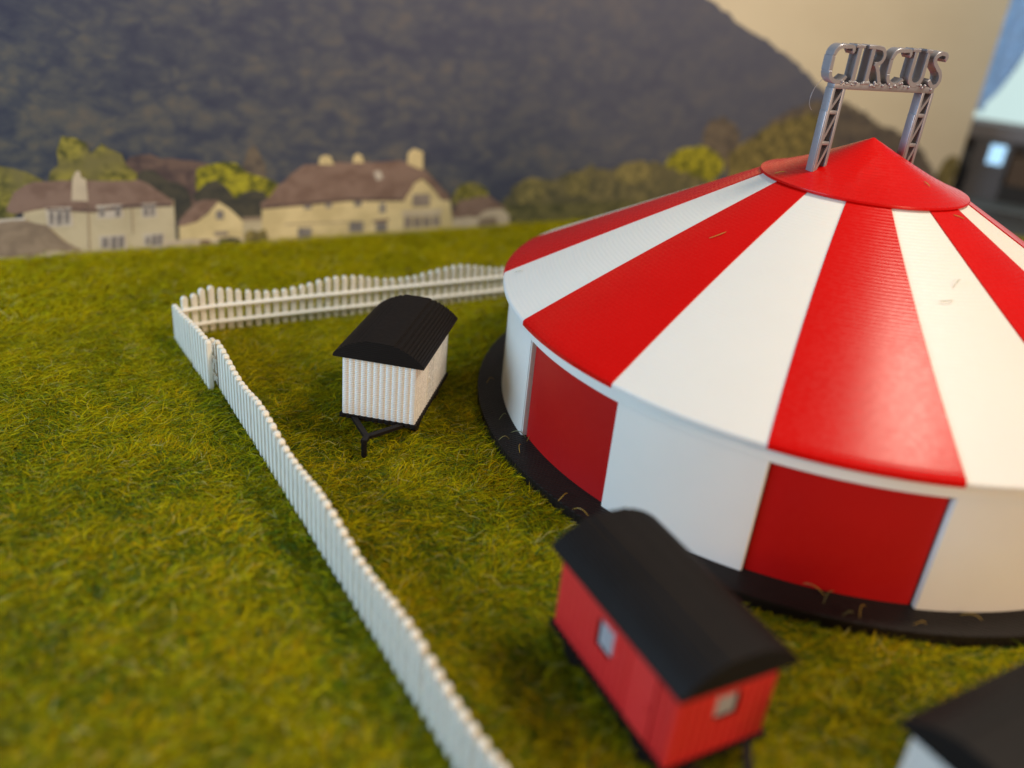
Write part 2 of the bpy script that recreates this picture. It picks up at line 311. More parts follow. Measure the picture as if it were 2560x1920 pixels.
def printed(name,c1,c2,scale,c3=None,detail=6,blue=0,st=(0,1)):
    t=NT(name); o=t.co('Object',(1,1,1.25))
    n=t.noise(o,scale,detail,.62,.4); f=t.ramp(n,[(.42,c1),(.58,c2)])
    if c3: f=t.mix(t.ramp(t.noise(o,scale*.28,3,.5),[(.42,(0,0,0)),(.66,(1,1,1))]),f,c3)
    t.col(f); t.set(Roughness=.55,Specular_IOR_Level=.3); return t.m
def hill_mat():
    t=NT('printed_wooded_hill'); o=t.co('Object',(1,1,1.5))
    v=t.n('ShaderNodeTexVoronoi'); v.inputs['Scale'].default_value=1.5; v.inputs['Randomness'].default_value=1
    wv=t.n('ShaderNodeTexNoise'); wv.inputs['Scale'].default_value=.7; wv.inputs['Detail'].default_value=5; t.l(o,wv.inputs['Vector'])
    ad=t.n('ShaderNodeVectorMath',operation='MULTIPLY_ADD'); t.l(wv.outputs['Color'],ad.inputs[0]); ad.inputs[1].default_value=(1.6,1.6,1.6); t.l(o,ad.inputs[2]); t.l(ad.outputs[0],v.inputs['Vector'])
    n1=t.noise(o,.42,3,.55,.6); n2=t.noise(ad.outputs[0],2.2,6,.6); n3=t.noise(o,7,3,.5)
    k=t.math('ADD',t.math('MULTIPLY',v.outputs['Distance'],-.30),t.math('ADD',t.math('MULTIPLY',n1,.75),t.math('MULTIPLY',n2,.36)))
    k=t.math('ADD',k,t.math('MULTIPLY',n3,.13))
    c=t.ramp(k,[(.28,(.014,.026,.064)),(.42,(.042,.056,.084)),(.55,(.088,.096,.096)),(.68,(.145,.130,.100))])
    # the print is paler towards its upper and right parts
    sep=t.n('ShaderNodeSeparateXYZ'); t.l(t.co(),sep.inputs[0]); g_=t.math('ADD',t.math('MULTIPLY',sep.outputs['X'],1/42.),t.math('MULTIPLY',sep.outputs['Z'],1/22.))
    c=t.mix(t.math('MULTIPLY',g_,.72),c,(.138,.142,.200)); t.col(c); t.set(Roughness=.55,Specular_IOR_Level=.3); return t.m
PM=dict(hill=hill_mat(),
 yellow=printed('printed_yellow_leaves',(.075,.080,.025),(.34,.30,.06),2.6,(.20,.18,.07)),
 olive=printed('printed_olive_leaves',(.09,.08,.04),(.30,.24,.08),2.4),
 bright=printed('printed_bright_leaves',(.08,.09,.02),(.44,.40,.03),2.3),
 hump=printed('printed_sunlit_leaves',(.13,.12,.06),(.31,.26,.10),2.8),
 dark=printed('printed_dark_leaves',(.050,.052,.050),(.085,.080,.062),1.8),
 purple=printed('printed_purple_leaves_and_shade',(.085,.062,.068),(.17,.115,.10),1.5),
 brown=printed('printed_brown_leaves',(.10,.085,.08),(.18,.145,.11),1.4),
 hedge=printed('printed_hedge',(.085,.086,.058),(.24,.205,.095),2.2,(.13,.12,.07)),
 roof=printed('printed_roof_tiles',(.21,.135,.11),(.28,.19,.155),1.2),
 roof2=printed('printed_thatch',(.25,.19,.14),(.34,.26,.19),1.4),
 cream=printed('printed_cream_render',(.53,.46,.31),(.62,.54,.37),.7),
 yellowwall=printed('printed_yellow_render',(.66,.54,.29),(.80,.66,.37),.9),
 pale=printed('printed_pale_render',(.56,.47,.36),(.64,.54,.40),.9),
 glass=printed('printed_window_glass',(.20,.18,.18),(.30,.27,.25),1.5),
 greyglass=printed('printed_conservatory_glass',(.27,.22,.19),(.34,.28,.24),1.5),
 frame=printed('printed_window_frame',(.56,.50,.44),(.62,.56,.48),1.5),
 pipe=printed('printed_drainpipe',(.36,.29,.20),(.42,.34,.24),1.5),
 bank=printed('printed_hedge_bank',(.085,.088,.045),(.20,.18,.075),1.6))
def sky_print():
    t=NT('printed_sky'); o=t.co('Object',(.35,1,1)); t.col(t.ramp(t.noise(o,.35,3),[(.35,(.74,.655,.49)),(.7,(.79,.71,.54))])); t.set(Roughness=.5,Specular_IOR_Level=.3); t.bump(t.noise(t.co(),.25,2),.12,.5); return t.m
bd=empty('printed_backdrop',bp(0,0),math.atan2(BD.y,BD.x))
tag(bd,'large printed photo sheet of wooded hill and cottages standing behind the grass','backdrop')
bm=bmesh.new(); box(bm,-12,47.9,.0,.12,-.45,14.5)
obj('sky_sheet',bm,sky_print(),bd)
def rough_poly(pts,amp,step=.28,seed=0):
    r_=random.Random(seed); out=[]
    n=len(pts)
    for i in range(n):
        a,b=Vector(pts[i]),Vector(pts[(i+1)%n]); L=(b-a).length; k=max(1,int(L/step)); nn=Vector((-(b-a).y,(b-a).x)).normalized() if L>1e-6 else Vector((0,0))
        for j in range(k):
            p=a.lerp(b,j/k)
            if p.y>.02: p=p+nn*r_.uniform(-amp,amp)
            out.append((p.x,max(p.y,-.06)))
    return out
layer=[0]
def printed_piece(name,key,mat,parent,lev,rough=0,label=None):
    pts=PRINT[key]
    if rough: pts=rough_poly(pts,rough,seed=sum(map(ord,key)))
    bm=bmesh.new(); y1=0.0 if False else -.0; yf=-.006*lev
    vs=[bm.verts.new((s,yf,z)) for s,z in pts]; f=bm.faces.new(vs)
    r_=bmesh.ops.extrude_face_region(bm,geom=[f]); 
    for v in [e for e in r_['geom'] if isinstance(e,bmesh.types.BMVert)]: v.co.y+=.005
    bmesh.ops.triangulate(bm,faces=bm.faces[:])
    o=obj(name,bm,PM[mat],parent)
    if label: o['label']=label
    return o
P=printed_piece
H1F=[(1.47, 2.21, 0.92, 1.55), (2.94, 3.72, 1.11, 1.56), (4.3, 4.78, 1.07, 1.56), (2.91, 3.72, 0.01, 0.54), (4.27, 4.93, 0.03, 0.52)]
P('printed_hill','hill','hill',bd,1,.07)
P('printed_tree','dark_right','brown',bd,2,.12); P('printed_tree','low_right','olive',bd,3,.10); P('printed_tree','brown_tree','brown',bd,3,.10,'round brown treetop on the backdrop')
P('printed_tree','yellow_dome','bright',bd,4,.08,'bright yellow domed treetop on the backdrop'); P('printed_tree','olive_shrub','olive',bd,5,.14)
P('printed_hedge','hedge','hedge',bd,6,.12); P('printed_hedge','hedge_base','bank',bd,7,.04)
for k_ in ('yhump1','yhump2','yhump3'): P('printed_tree',k_,'hump',bd,7.5,.07)
P('printed_tree','tall','brown',bd,2,.05); P('printed_tree','brownwood','purple',bd,2.5,.08,'reddish brown wood behind the cottages'); P('printed_tree','darkbush','dark',bd,3.5,.10)
P('printed_tree','ytree','yellow',bd,4,.13,'tall yellow green tree behind the left house'); P('printed_tree','ltree','yellow',bd,4,.10)
P('printed_tree','ytree2','bright',bd,4.5,.10); P('printed_tree','dbush2','dark',bd,5.5,.12); P('printed_tree','h4tree','yellow',bd,4,.08)
h1=P('printed_house','h1wall','cream',bd,6,0,'cream two storey house with brown hipped roof and tall chimney')
P('eave','h1eaveshade','purple',h1,7.7); P('roof','h1roof','roof',h1,7.2,.02); P('chimney','h1chim','pale',h1,8)  # eave piece: shadow below the roof edge, printed as a dark strip
for i in range(13):
    P('window','h1w%d'%i,'glass',h1,7.8)
for x0,x1,z0,z1 in H1F:
    bm=bmesh.new(); box(bm,x0,x1,-.006*7.5,-.006*7.5+.004,z0,z1); obj('window_frame',bm,PM['frame'],h1)
P('drainpipe','h1p0','pipe',h1,7.2); P('drainpipe','h1p1','pipe',h1,7.2)
gar=P('printed_outbuilding','garwall','pale',bd,9,0,'low outbuilding with thatched roof at the left edge'); P('roof','garroof','roof2',gar,10,.03); P('roof','leanroof','frame',gar,9.5)
h2=P('printed_house','h2wall','yellowwall',bd,7,0,'small yellow gabled house'); P('roof','h2roof','roof',h2,8,.02); P('window','h2w','glass',h2,7.7); P('window','h2w2','greyglass',h2,7.7)
lk=P('printed_outbuilding','linkwall','cream',bd,6.5,0,'flat roofed link building'); P('roof','linkroof','roof2',lk,7.2)
lw=P('printed_garden_wall','lowwall','pale',bd,8.5,.02); P('door','door','roof',lw,9)
P('printed_hedge','dhedge','dark',bd,9,.04); P('printed_hedge','lbush','olive',bd,9,.06)
h3=P('printed_house','h3wall','yellowwall',bd,8,0,'large yellow house with three chimneys and front gable'); P('roof','h3roof','roof',h3,9,.03); P('eave','h3eaveshade','purple',h3,9.3)  # eave piece: under-eave shade put into the print as dark colour
for k_ in ('h3c0','h3c1','h3c2'): P('chimney',k_,'yellowwall',h3,9.5)
P('skylight','sky','frame',h3,9.6)
for i in range(12): P('window','h3w%d'%i,'greyglass' if i>=8 or i==4 else 'glass',h3,8.6)
P('porch','porch','roof',h3,9); P('canopy','canopy','pale',h3,9); P('ledge','string','pipe',h3,8.5)
h4=P('printed_house','h4wall','pale',bd,8,0,'small pinkish cottage right of the large house'); P('roof','h4roof','roof',h4,9,.03); P('archway','h4arch','roof2',h4,9.5)
# ---------------------------------------------------------------- tent
tent=empty('circus_tent',(TC.x,TC.y,0)); tag(tent,'big round red and white striped circus tent on a black base','circus tent')
TH0,THW,STEP=-2.7542,-2.7446,PI/8
bm=bmesh.new(); lathe(bm,[(0.02,-.12),(DISC-.015,-.12),(DISC,-.10),(DISC,.145),(DISC-.03,.163),(0.02,.163)],n=256,closed=False); obj('base_disc',bm,M['rim'],tent,40)
for i in range(16):
    a0=THW+STEP*(i-1); a1=a0+STEP; white=(i%2==0)
    # i=0 : the panel left of the first measured seam is white
    bm=bmesh.new()
    if white: lathe(bm,[(7.62,.163),(7.885,.163),(7.885,2.56),(7.62,2.56)],n=16,a0=a0,a1=a1)
    else: lathe(bm,[(7.55,.163),(7.77,.163),(7.77,2.62),(7.55,2.62)],n=16,a0=a0+.002,a1=a1-.002)
    bmesh.ops.bevel(bm,geom=[e for e in bm.edges if abs(e.verts[0].co.z-e.verts[1].co.z)>1],offset=.025,segments=3,affect='EDGES')
    o=obj('wall_panel',bm,M['white'] if white else M['wall_red'],tent,35); o['label']='curved white wall panel' if white else 'curved recessed red wall panel'
bm=bmesh.new(); lathe(bm,[(7.5,2.561),(7.8855,2.561),(7.8855,2.93),(7.7,3.02),(7.5,2.98)],n=192); obj('eave_ring',bm,M['white'],tent,30)
SL=(6.07-2.987)/(8.085-2.2)
def roof_z(r): return 2.987+(8.085-r)*SL
for i in range(16):
    a0=TH0+STEP*(i-1); a1=a0+STEP; white=(i%2==0); up_=.0 if white else .028
    bm=bmesh.new(); e0=0 if white else -.003
    segs=14; rs=[8.085+(0 if white else .012),8.06]+list(np.linspace(7.9,2.05,14))
    def ang(t,r):   # seams swing a little towards the cap, as on the model
        tw=-.0443*(1-(r-2.2)/5.9); return a0+tw+e0+(a1-a0-2*e0)*t
    top=[[bm.verts.new((r*math.cos(ang(j/segs,r)),r*math.sin(ang(j/segs,r)),roof_z(r)+up_+.0-(.02 if k==0 else 0))) for j in range(segs+1)] for k,r in enumerate(rs)]
    bot=[[bm.verts.new((r*math.cos(ang(j/segs,r)),r*math.sin(ang(j/segs,r)),roof_z(r)-.085)) for j in range(segs+1)] for k,r in enumerate(rs)]
    K=len(rs)
    for k in range(K-1):
        for j in range(segs):
            bm.faces.new((top[k][j],top[k][j+1],top[k+1][j+1],top[k+1][j])); bm.faces.new((bot[k][j],bot[k+1][j],bot[k+1][j+1],bot[k][j+1]))
        bm.faces.new((top[k][0],top[k+1][0],bot[k+1][0],bot[k][0])); bm.faces.new((top[k][segs],bot[k][segs],bot[k+1][segs],top[k+1][segs]))
    for j in range(segs):
        bm.faces.new((top[0][j],bot[0][j],bot[0][j+1],top[0][j+1])); bm.faces.new((top[K-1][j],top[K-1][j+1],bot[K-1][j+1],bot[K-1][j]))
    o=obj('roof_panel',bm,M['roof_white'] if white else M['roof_red'],tent,25); o['label']='white sloping roof panel' if white else 'red sloping roof panel'
bm=bmesh.new(); prof=[(2.05,6.08),(2.30,6.05),(2.325,6.075),(2.31,6.115)]+[(2.0,6.205),(1.5,6.395),(1.0,6.62),(.5,6.86),(.2,7.01)]+[(.10,7.055),(.04,7.09),(.004,7.10)]
lathe(bm,prof,n=160,closed=False); obj('roof_cap',bm,M['roof_red'],tent,30)
# ---------------------------------------------------------------- CIRCUS sign
sign=empty('circus_sign',(TC.x-.10,TC.y-.20,.03),.416); tag(sign,'silver sign reading CIRCUS on two lattice posts rising through the tent cap','sign')
DEP=.26
def ribbon(bm,pts,wd,y0,y1):
    pts=[Vector(p) for p in pts]; n=len(pts); Lf=[];Rt=[]
    for i,p in enumerate(pts):
        d=(pts[min(i+1,n-1)]-pts[max(i-1,0)]).normalized(); nn=Vector((-d.y,d.x))*wd/2; Lf.append(p+nn); Rt.append(p-nn)
    prism(bm,[(v.x,v.y) for v in Lf]+[(v.x,v.y) for v in Rt[::-1]],y0,y1)
def arc(cx,cz,rx,rz,a0,a1,n=9): return [(cx+rx*math.cos(R(a0+(a1-a0)*i/n)),cz+rz*math.sin(R(a0+(a1-a0)*i/n))) for i in range(n+1)]
def letter(name,strokes):
    bm=bmesh.new()
    for i,(pts,wd) in enumerate(strokes): ribbon(bm,pts,wd,-.003*i,DEP-.003*i)
    bmesh.ops.bevel(bm,geom=[e for e in bm.edges if abs(e.verts[0].co.y-e.verts[1].co.y)<.02 and e.calc_length()>.01],offset=.012,segments=1,affect='EDGES')
    return obj(name,bm,M['silver'],sign,40)
w_=.10
def cee(x): # x = left outer edge
    X=x+.05
    return [([(X,8.45),(X,8.75)],w_),(arc(X+.20,8.75,.20,.20,180,60)+[(X+.34,8.955),(X+.43,8.95)]+arc(X+.43,8.885,.065,.065,90,-60,5),.075),
            (arc(X+.20,8.45,.20,.22,180,270)+[(X+.32,8.23),(X+.40,8.28),(X+.45,8.36)],.08)]
letter('letter_c',cee(-1.68))
letter('letter_i',[([(-.975,8.2),(-.975,9.0)],.115),([(-1.10,8.965),(-.85,8.965)],.07),([(-1.08,8.24),(-.87,8.24)],.06)])
letter('letter_r',[([(-.61,8.2),(-.61,9.0)],.11),([(-.76,8.965),(-.50,8.965),(-.42,8.965)]+arc(-.42,8.80,.15,.165,90,-90)[1:]+[(-.50,8.63)],.075),([(-.48,8.64),(-.38,8.55),(-.31,8.42),(-.27,8.27),(-.22,8.22)],.085),([(-.70,8.24),(-.50,8.24)],.06)])
letter('letter_c',cee(-.10))
letter('letter_u',[([(.585,9.0),(.585,8.42)]+arc(.765,8.42,.18,.18,180,360,10)+[(.945,9.0)],.095),([(.47,8.965),(.70,8.965)],.07),([(.86,8.965),(1.05,8.965)],.07)])
letter('letter_s',[(arc(1.43,8.86,.075,.075,-60,90,5)+[(1.36,8.94)]+arc(1.33,8.80,.16,.14,90,180,6)+[(1.20,8.72),(1.30,8.64),(1.42,8.56),(1.475,8.47),(1.475,8.38)]+arc(1.335,8.36,.14,.13,0,-120,7)+[(1.19,8.33),(1.16,8.37)],.085)])
bm=bmesh.new(); box(bm,-1.43,1.41,.005,DEP-.012,8.085,8.235,.02); obj('beam',bm,M['silver'],sign,40)
bm=bmesh.new()
for i in range(46):   # melted blobs and drips along the joint of letters and beam
    x=random.uniform(-1.35,1.35); z=8.22+random.uniform(-.05,.05); r=random.uniform(.015,.038)
    bmesh.ops.create_icosphere(bm,subdivisions=1,radius=r,matrix=Matrix.Translation((x,-.004,z))@Matrix.Scale(random.uniform(.7,1.6),4,(1,0,0)))
o=obj('plastic_drips',bm,M['silver'],sign,80); o['kind']='stuff'
def post(x0,x1):
    bm=bmesh.new(); zt,zb=8.10,5.85
    box(bm,x0,x0+.075,.002,DEP-.014,zb,zt,.01); box(bm,x1-.075,x1,.002,DEP-.014,zb,zt,.01); p=obj('post',bm,M['silver'],sign,40)
    for z0_,z1_ in ((8.055,7.60),(7.595,6.94),(6.935,6.28)):
        b2=bmesh.new(); ribbon(b2,[(x0+.07,z1_+.05),(x1-.07,z0_-.04)],.055,.02,DEP-.04); box(b2,x0+.07,x1-.07,.012,DEP-.03,z1_-.04,z1_+.04,.008); obj('lattice_brace',b2,M['silver'],p,40)
    b3=bmesh.new(); box(b3,x0+.07,x1-.07,DEP-.035,DEP-.02,zb,zt-.02); obj('back_plate',b3,M['silver'],p,40)
    b4=bmesh.new(); box(b4,x0-.022,x0+.03,.02,DEP-.03,6.3,7.62,.008); obj('edge_strip',b4,M['silver'],p,40)
post(-1.448,-1.10); post(1.08,1.428)
def strand(name,pts,r,mat,lab,cat,grp=None):
    cu=bpy.data.curves.new(name,'CURVE'); cu.dimensions='3D'; cu.bevel_depth=r; cu.bevel_resolution=1; cu.resolution_u=4
    sp=cu.splines.new('NURBS'); sp.points.add(len(pts)-1); sp.use_endpoint_u=True; sp.order_u=3
    for p,q in zip(sp.points,pts): p.co=(*q,1)
    o=bpy.data.objects.new(name,cu); dg=C; me=None
    C.objects.link(o); me=bpy.data.meshes.new_from_object(o.evaluated_get(bpy.context.evaluated_depsgraph_get())); bpy.data.objects.remove(o)
    me.materials.clear(); return link(name,me,mat)
fil=strand('plastic_thread',[(-1.66,.1,8.30),(-1.84,.1,8.15),(-1.92,.1,7.90),(-1.90,.1,7.70),(-1.80,.1,7.62)],.005,M['silver'],'','');
fil.parent=sign
# ---------------------------------------------------------------- wagons
def scallop(x0,y0,x1,y1,nx,ny,amp):
    """closed outline of a box whose four sides are ribbed"""
    pts=[]
    def side(p,q,n,k=6):
        p,q=Vector(p),Vector(q); d=(q-p); nn=Vector((d.y,-d.x)).normalized()
        for i in range(n*k):
            t=i/(n*k); ph=(t*n)%1; pts.append(p+d*t+nn*amp*(abs(math.sin(PI*ph))**.55-1))
    side((x0,y0),(x1,y0),nx); side((x1,y0),(x1,y1),ny); side((x1,y1),(x0,y1),nx); side((x0,y1),(x0,y0),ny)
    return pts
def outline_prism(bm,pts,z0,z1):
    a=[bm.verts.new((p.x,p.y,z0)) for p in pts]; b=[bm.verts.new((p.x,p.y,z1)) for p in pts]; n=len(pts)
    bm.faces.new(a[::-1]); bm.faces.new(b)
    for i in range(n): bm.faces.new((a[i],a[(i+1)%n],b[(i+1)%n],b[i]))
def wagon(name,loc,rz,W,L,H,body,label,win_side=None,win_end=False,door_right=False,oe=.12,os_=.15,group='wagons round the tent'):
    t=empty(name,loc,rz); tag(t,label,'wagon',group); z0=.45; z1=z0+H
    bm=bmesh.new(); outline_prism(bm,scallop(-W/2,0,W/2,L,12,20,.045 if body=='wagon_red' else .026),z0,z1); obj('wall',bm,M[body],t,50)
    # chassis plate with toothed edge
    bm=bmesh.new(); outline_prism(bm,scallop(-W/2-.05,-.05,W/2+.05,L+.05,12,22,.03),z0-.085,z0-.002); obj('chassis',bm,M['black'],t,30)
    # roof: printed in flat layers, the arc is a staircase
    rise=.42; hw=W/2+os_; nl=10; lh=rise/nl; prof=[]
    Rr_=(hw*hw+rise*rise)/(2*rise)
    xs=[]
    for k in range(nl+1):
        zz=rise*k/nl; d=Rr_-rise+zz; xs.append(math.sqrt(max(Rr_*Rr_-d*d,0)))
    bm=bmesh.new(); right=[(hw,z1+.002),(hw+.012,z1+.03),(hw,z1+.055)]
    for k in range(nl):
        xa=xs[k]; xb=xs[k+1] if k<nl-1 else .16
        za=z1+.055+k*lh; right+=[(xa,za+.004),(xa-.004,za+lh*.62),(xa-(xa-xb)*.45,za+lh*.98),(xb+.010,za+lh*.80)]
    right.append((0,z1+.055+rise+.004)); pts=right+[(-x,z) for x,z in right[::-1][1:]]
    prism(bm,pts,-oe,L+oe); obj('roof',bm,M['black'],t,28)
    # underframe: drawbar A and coupling peg, axles, wheels
    bm=bmesh.new(); ribbonxy(bm,(-W*.33,-.02),(-.03,-.72),.12,z0-.10,z0-.02); ribbonxy(bm,(W*.33,-.02),(.03,-.72),.12,z0-.097,z0-.017); ribbonxy(bm,(0,-.66),(0,-.98),.13,z0-.103,z0-.013)
    db=obj('drawbar',bm,M['black'],t,30)
    bm=bmesh.new()
    for k in range(5): tube(bm,(0,-.93,z0-.02-k*.085),(0,-.93,z0-.02-(k+1)*.085+.012),.062,.066,10)
    tube(bm,(0,-.93,z0-.02),(0,-.93,-.02),.045); obj('coupling_peg',bm,M['black'],db,40)
    for yy in (.62,L-.50):
        bm=bmesh.new(); tube(bm,(-W/2+.1,yy,.2),(W/2-.1,yy,.2),.05); box(bm,-W/2+.22,W/2-.22,yy-.12,yy+.12,.24,z0-.086); ax=obj('axle',bm,M['black'],t,40)
        for sx in (-1,1):
            bm=bmesh.new(); x=sx*(W/2-.14); tube(bm,(x-.06,yy,.2),(x+.06,yy,.2),.235,n=24); tube(bm,(x-.075,yy,.2),(x+.075,yy,.2),.07,n=12); obj('wheel',bm,M['black'],ax,40)
    wall_o=[o for o in t.children if o.name.startswith('wall')][0]
    def window(cx,cz,ww,wh,face):
        def bb(bm,u0,u1,v0,v1,d0,d1):
            if face=='left': box(bm,-W/2-d1,-W/2-d0,u0,u1,v0,v1)
            else: box(bm,u0,u1,-d1,-d0,v0,v1)
        bm=bmesh.new(); bb(bm,cx-ww/2,cx+ww/2,cz-wh/2,cz+wh/2,-.10,.2); bmesh.ops.recalc_face_normals(bm,faces=bm.faces[:])
        me=bpy.data.meshes.new('cut'); bm.to_mesh(me); bm.free(); co=bpy.data.objects.new('cut',me); C.objects.link(co); co.parent=t
        md=wall_o.modifiers.new('cut','BOOLEAN'); md.object=co; md.solver='EXACT'
        bpy.context.view_layer.update(); dg=bpy.context.evaluated_depsgraph_get(); nm=bpy.data.meshes.new_from_object(wall_o.evaluated_get(dg))
        wall_o.modifiers.clear(); nm.materials.clear(); nm.materials.append(M[body]); nm.polygons.foreach_set('material_index',[0]*len(nm.polygons)); nm.set_sharp_from_angle(angle=R(50)); wall_o.data=nm; bpy.data.objects.remove(co)
        bm=bmesh.new(); bb(bm,cx-ww/2+.002,cx+ww/2-.002,cz-wh/2+.002,cz+wh/2-.002,-.098,-.06); bb(bm,cx-.018,cx+.018,cz-wh/2+.003,cz+wh/2-.003,-.061,-.045); obj('pane',bm,M['pane'],t)
    if win_side: 
        for c_ in win_side: window(c_,z0+H*.58,.40,.50,'left')
    if win_end: window(.02,z0+H*.60,.40,.42,'front')
    if win_side:
        bm=bmesh.new(); box(bm,-W/2-.035,-W/2+.03,.42,.98,z0+.05,z1-.06,.012); d_=obj('door',bm,M[body],t)
        bm=bmesh.new(); box(bm,-W/2-.06,-W/2-.035,.50,.55,z0+.58,z0+.70); obj('handle',bm,M[body],d_)
    if door_right:
        bm=bmesh.new(); box(bm,W/2-.03,W/2+.016,.95,1.52,z0+.08,z1-.10,.01)
        d_=obj('door',bm,M[body],t); bm=bmesh.new(); box(bm,W/2+.016,W/2+.04,1.02,1.07,z0+.6,z0+.72); obj('handle',bm,M[body],d_)
    return t
def ribbonxy(bm,p,q,wd,z0,z1):
    p,q=Vector(p),Vector(q); d=(q-p).normalized(); n=Vector((-d.y,d.x))*wd/2
    c=[p+n,p-n,q-n,q+n]; a=[bm.verts.new((v.x,v.y,z0)) for v in c]; b=[bm.verts.new((v.x,v.y,z1)) for v in c]
    bm.faces.new(a[::-1]); bm.faces.new(b)
    for i in range(4): bm.faces.new((a[i],a[(i+1)%4],b[(i+1)%4],b[i]))
wagon('showman_wagon',(-2.921,16.868,0),-.136,1.70,2.85,1.43,'wagon_white','white ribbed wagon with black arched roof standing alone between picket fence and tent',door_right=True,oe=.10,os_=.175)
wagon('showman_wagon',(3.311,8.573,0),.504,1.74,3.09,1.39,'wagon_red','red ribbed wagon with black roof parked in front of the tent',win_side=(1.72,),win_end=True,oe=.14,os_=.125)
# third wagon: its left roof corner and two roof edges are what the photo shows
a3=R(31)-PI/2
def w3(u,v): c,s=math.cos(a3),math.sin(a3); return Vector((c*u-s*v,s*u+c*v,0))
o3=Vector((5.27,8.01,0))-w3(-(.87+.14),-.12)
wagon('showman_wagon',(o3.x,o3.y,0),a3,1.74,3.0,1.40,'wagon_white','white wagon with black roof cut off by the bottom right corner',oe=.12,os_=.14)
# ---------------------------------------------------------------- picket fences
def picket_mesh(h):
    bm=bmesh.new(); w2,d=.084,.13; n=8
    pts=[(-w2,-.06),(w2,-.06)]+[(w2*math.cos(PI*i/n),h-w2+w2*math.sin(PI*i/n)) for i in range(n+1)]
    prism(bm,pts,-d,0); bmesh.ops.bevel(bm,geom=[e for e in bm.edges if abs(e.verts[0].co.y-e.verts[1].co.y)<1e-6 and e.calc_length()>.02],offset=.024,segments=2,affect='EDGES')
    bmesh.ops.recalc_face_normals(bm,faces=bm.faces[:])
    me=bpy.data.meshes.new('picket'); bm.to_mesh(me); bm.free(); me.materials.append(M['fence'])
    me.polygons.foreach_set('use_smooth',[True]*len(me.polygons)); me.set_sharp_from_angle(angle=R(50)); return me
PK={}
def pk(h):
    k=round(h,2)
    if k not in PK: PK[k]=picket_mesh(k)
    return PK[k]
def fence(p,q,heights,label,side=1,lean=0,tilt=0):
    """p..q ground ends; the rails lie on the +y side of the pickets (local)"""
    p,q=Vector(p),Vector(q); d=q-p; L=d.length; n=len(heights)
    t=empty('picket_fence',(p.x,p.y,0),math.atan2(d.y,d.x)); t.rotation_euler=(lean,tilt,math.atan2(d.y,d.x)); tag(t,label,'fence','white picket fence panels')
    sp=L/n
    for i,h in enumerate(heights):
        o=bpy.data.objects.new('picket',pk(h)); C.objects.link(o); o.parent=t; o.location=(sp*(i+.5)+random.uniform(-.008,.008),0 if side>0 else .13,random.uniform(-.012,.012)); o.rotation_euler=(0,random.uniform(-.015,.015),0)
    for z in (.26,.72):
        bm=bmesh.new(); r=.062; k=10
        pr=[(0 if side>0 else 0,z)]; pts=[]
        for i in range(k+1):
            a=-PI/2+PI*i/k; pts.append((math.cos(a)*.095*side,z+math.sin(a)*r))
        A=[bm.verts.new((.02,y,zz)) for y,zz in pts]; B=[bm.verts.new((L-.02,y,zz)) for y,zz in pts]
        bm.faces.new(A); bm.faces.new(B[::-1])
        for i in range(len(pts)): j=(i+1)%len(pts); bm.faces.new((A[i],A[j],B[j],B[i]))
        obj('rail',bm,M['fence'],t,60)
    return t
def wave(i,pk_,lo=.97,hi=1.24,per=15): return round(lo+(hi-lo)*(.5+.5*math.cos(2*PI*(i-pk_)/per))**1.1,2)
# back run: the viewer sees the side with the rails
A=Vector((-8.55,21.55)); dB=Vector((.846,.533)).normalized()
b0=A+dB*.30; nb=46; b1=b0+dB*(.2545*nb)
fence(b0,b1,[wave(i,13.5,1.0,1.24) for i in range(nb)],'long back row of white picket fence running behind the wagon towards the tent',side=-1)
fence((-9.02,21.13),(-8.29,21.74),[1.10,1.14,1.24,1.30],'short four picket piece of fence closing the far left corner',side=-1)
# left run: seen from outside
fence((-9.08,20.98),(-7.16,18.33),[1.02,1.03,1.04,1.06,1.08,1.11,1.14,1.17,1.20,1.22,1.24,1.25,1.26],'short white picket fence panel running down from the far left corner',side=1,lean=.0)
dl=Vector((-.06,8.18))-Vector((-7.14,18.72)); p0=Vector((-7.19,18.80)); du=dl.normalized(); p0=p0-du*.45; nL=59
fence(p0,p0+du*(.2545*nL),[1.0,1.0]+[wave(i,14.6,1.02,1.17,13.9) for i in range(nL-2)],'longest white picket fence panel running down to the bottom edge',side=1)
# ---------------------------------------------------------------- loose fibres
def fm(name,c):
    t=NT(name); o=t.co(); t.col(t.mix(t.noise(o,8,2),c,tuple(x*.6 for x in c))); t.set(Roughness=.5); return t.m
FM=[fm('loose_fibre_yellow',(.46,.30,.04)),fm('loose_fibre_green',(.20,.20,.06)),fm('loose_fibre_pale',(.56,.52,.36))]
def fibre(x,y,z,az,L,cur,mat,lab,cat='fibre',grp=None,slope=None,lift=.06):
    bm=bmesh.new(); n=7; pts=[]
    px,py=0,0; a=az-cur/2
    for i in range(n+1):
        pts.append(Vector((px,py,lift*math.sin(PI*i/n)))); px+=math.cos(a)*L/n; py+=math.sin(a)*L/n; a+=cur/n
    if slope: pts=[Vector((p.x,p.y,p.z+slope(x+p.x,y+p.y)-slope(x,y))) for p in pts]
    for i in range(n): tube(bm,pts[i],pts[i+1],.0085 if i else .004,.0085 if i<n-1 else .003,5)
    o=obj('loose_grass_fibre',bm,FM[mat],None,60); o.location=(x,y,z); tag(o,lab,'grass fibre',grp)
def on_roof(x,y): 
    r=math.hypot(x-TC.x,y-TC.y); return roof_z(r)+.045 if r>2.3 else 6.12+(2.31-r)*.37
def on_wall_rim(x,y): return .18
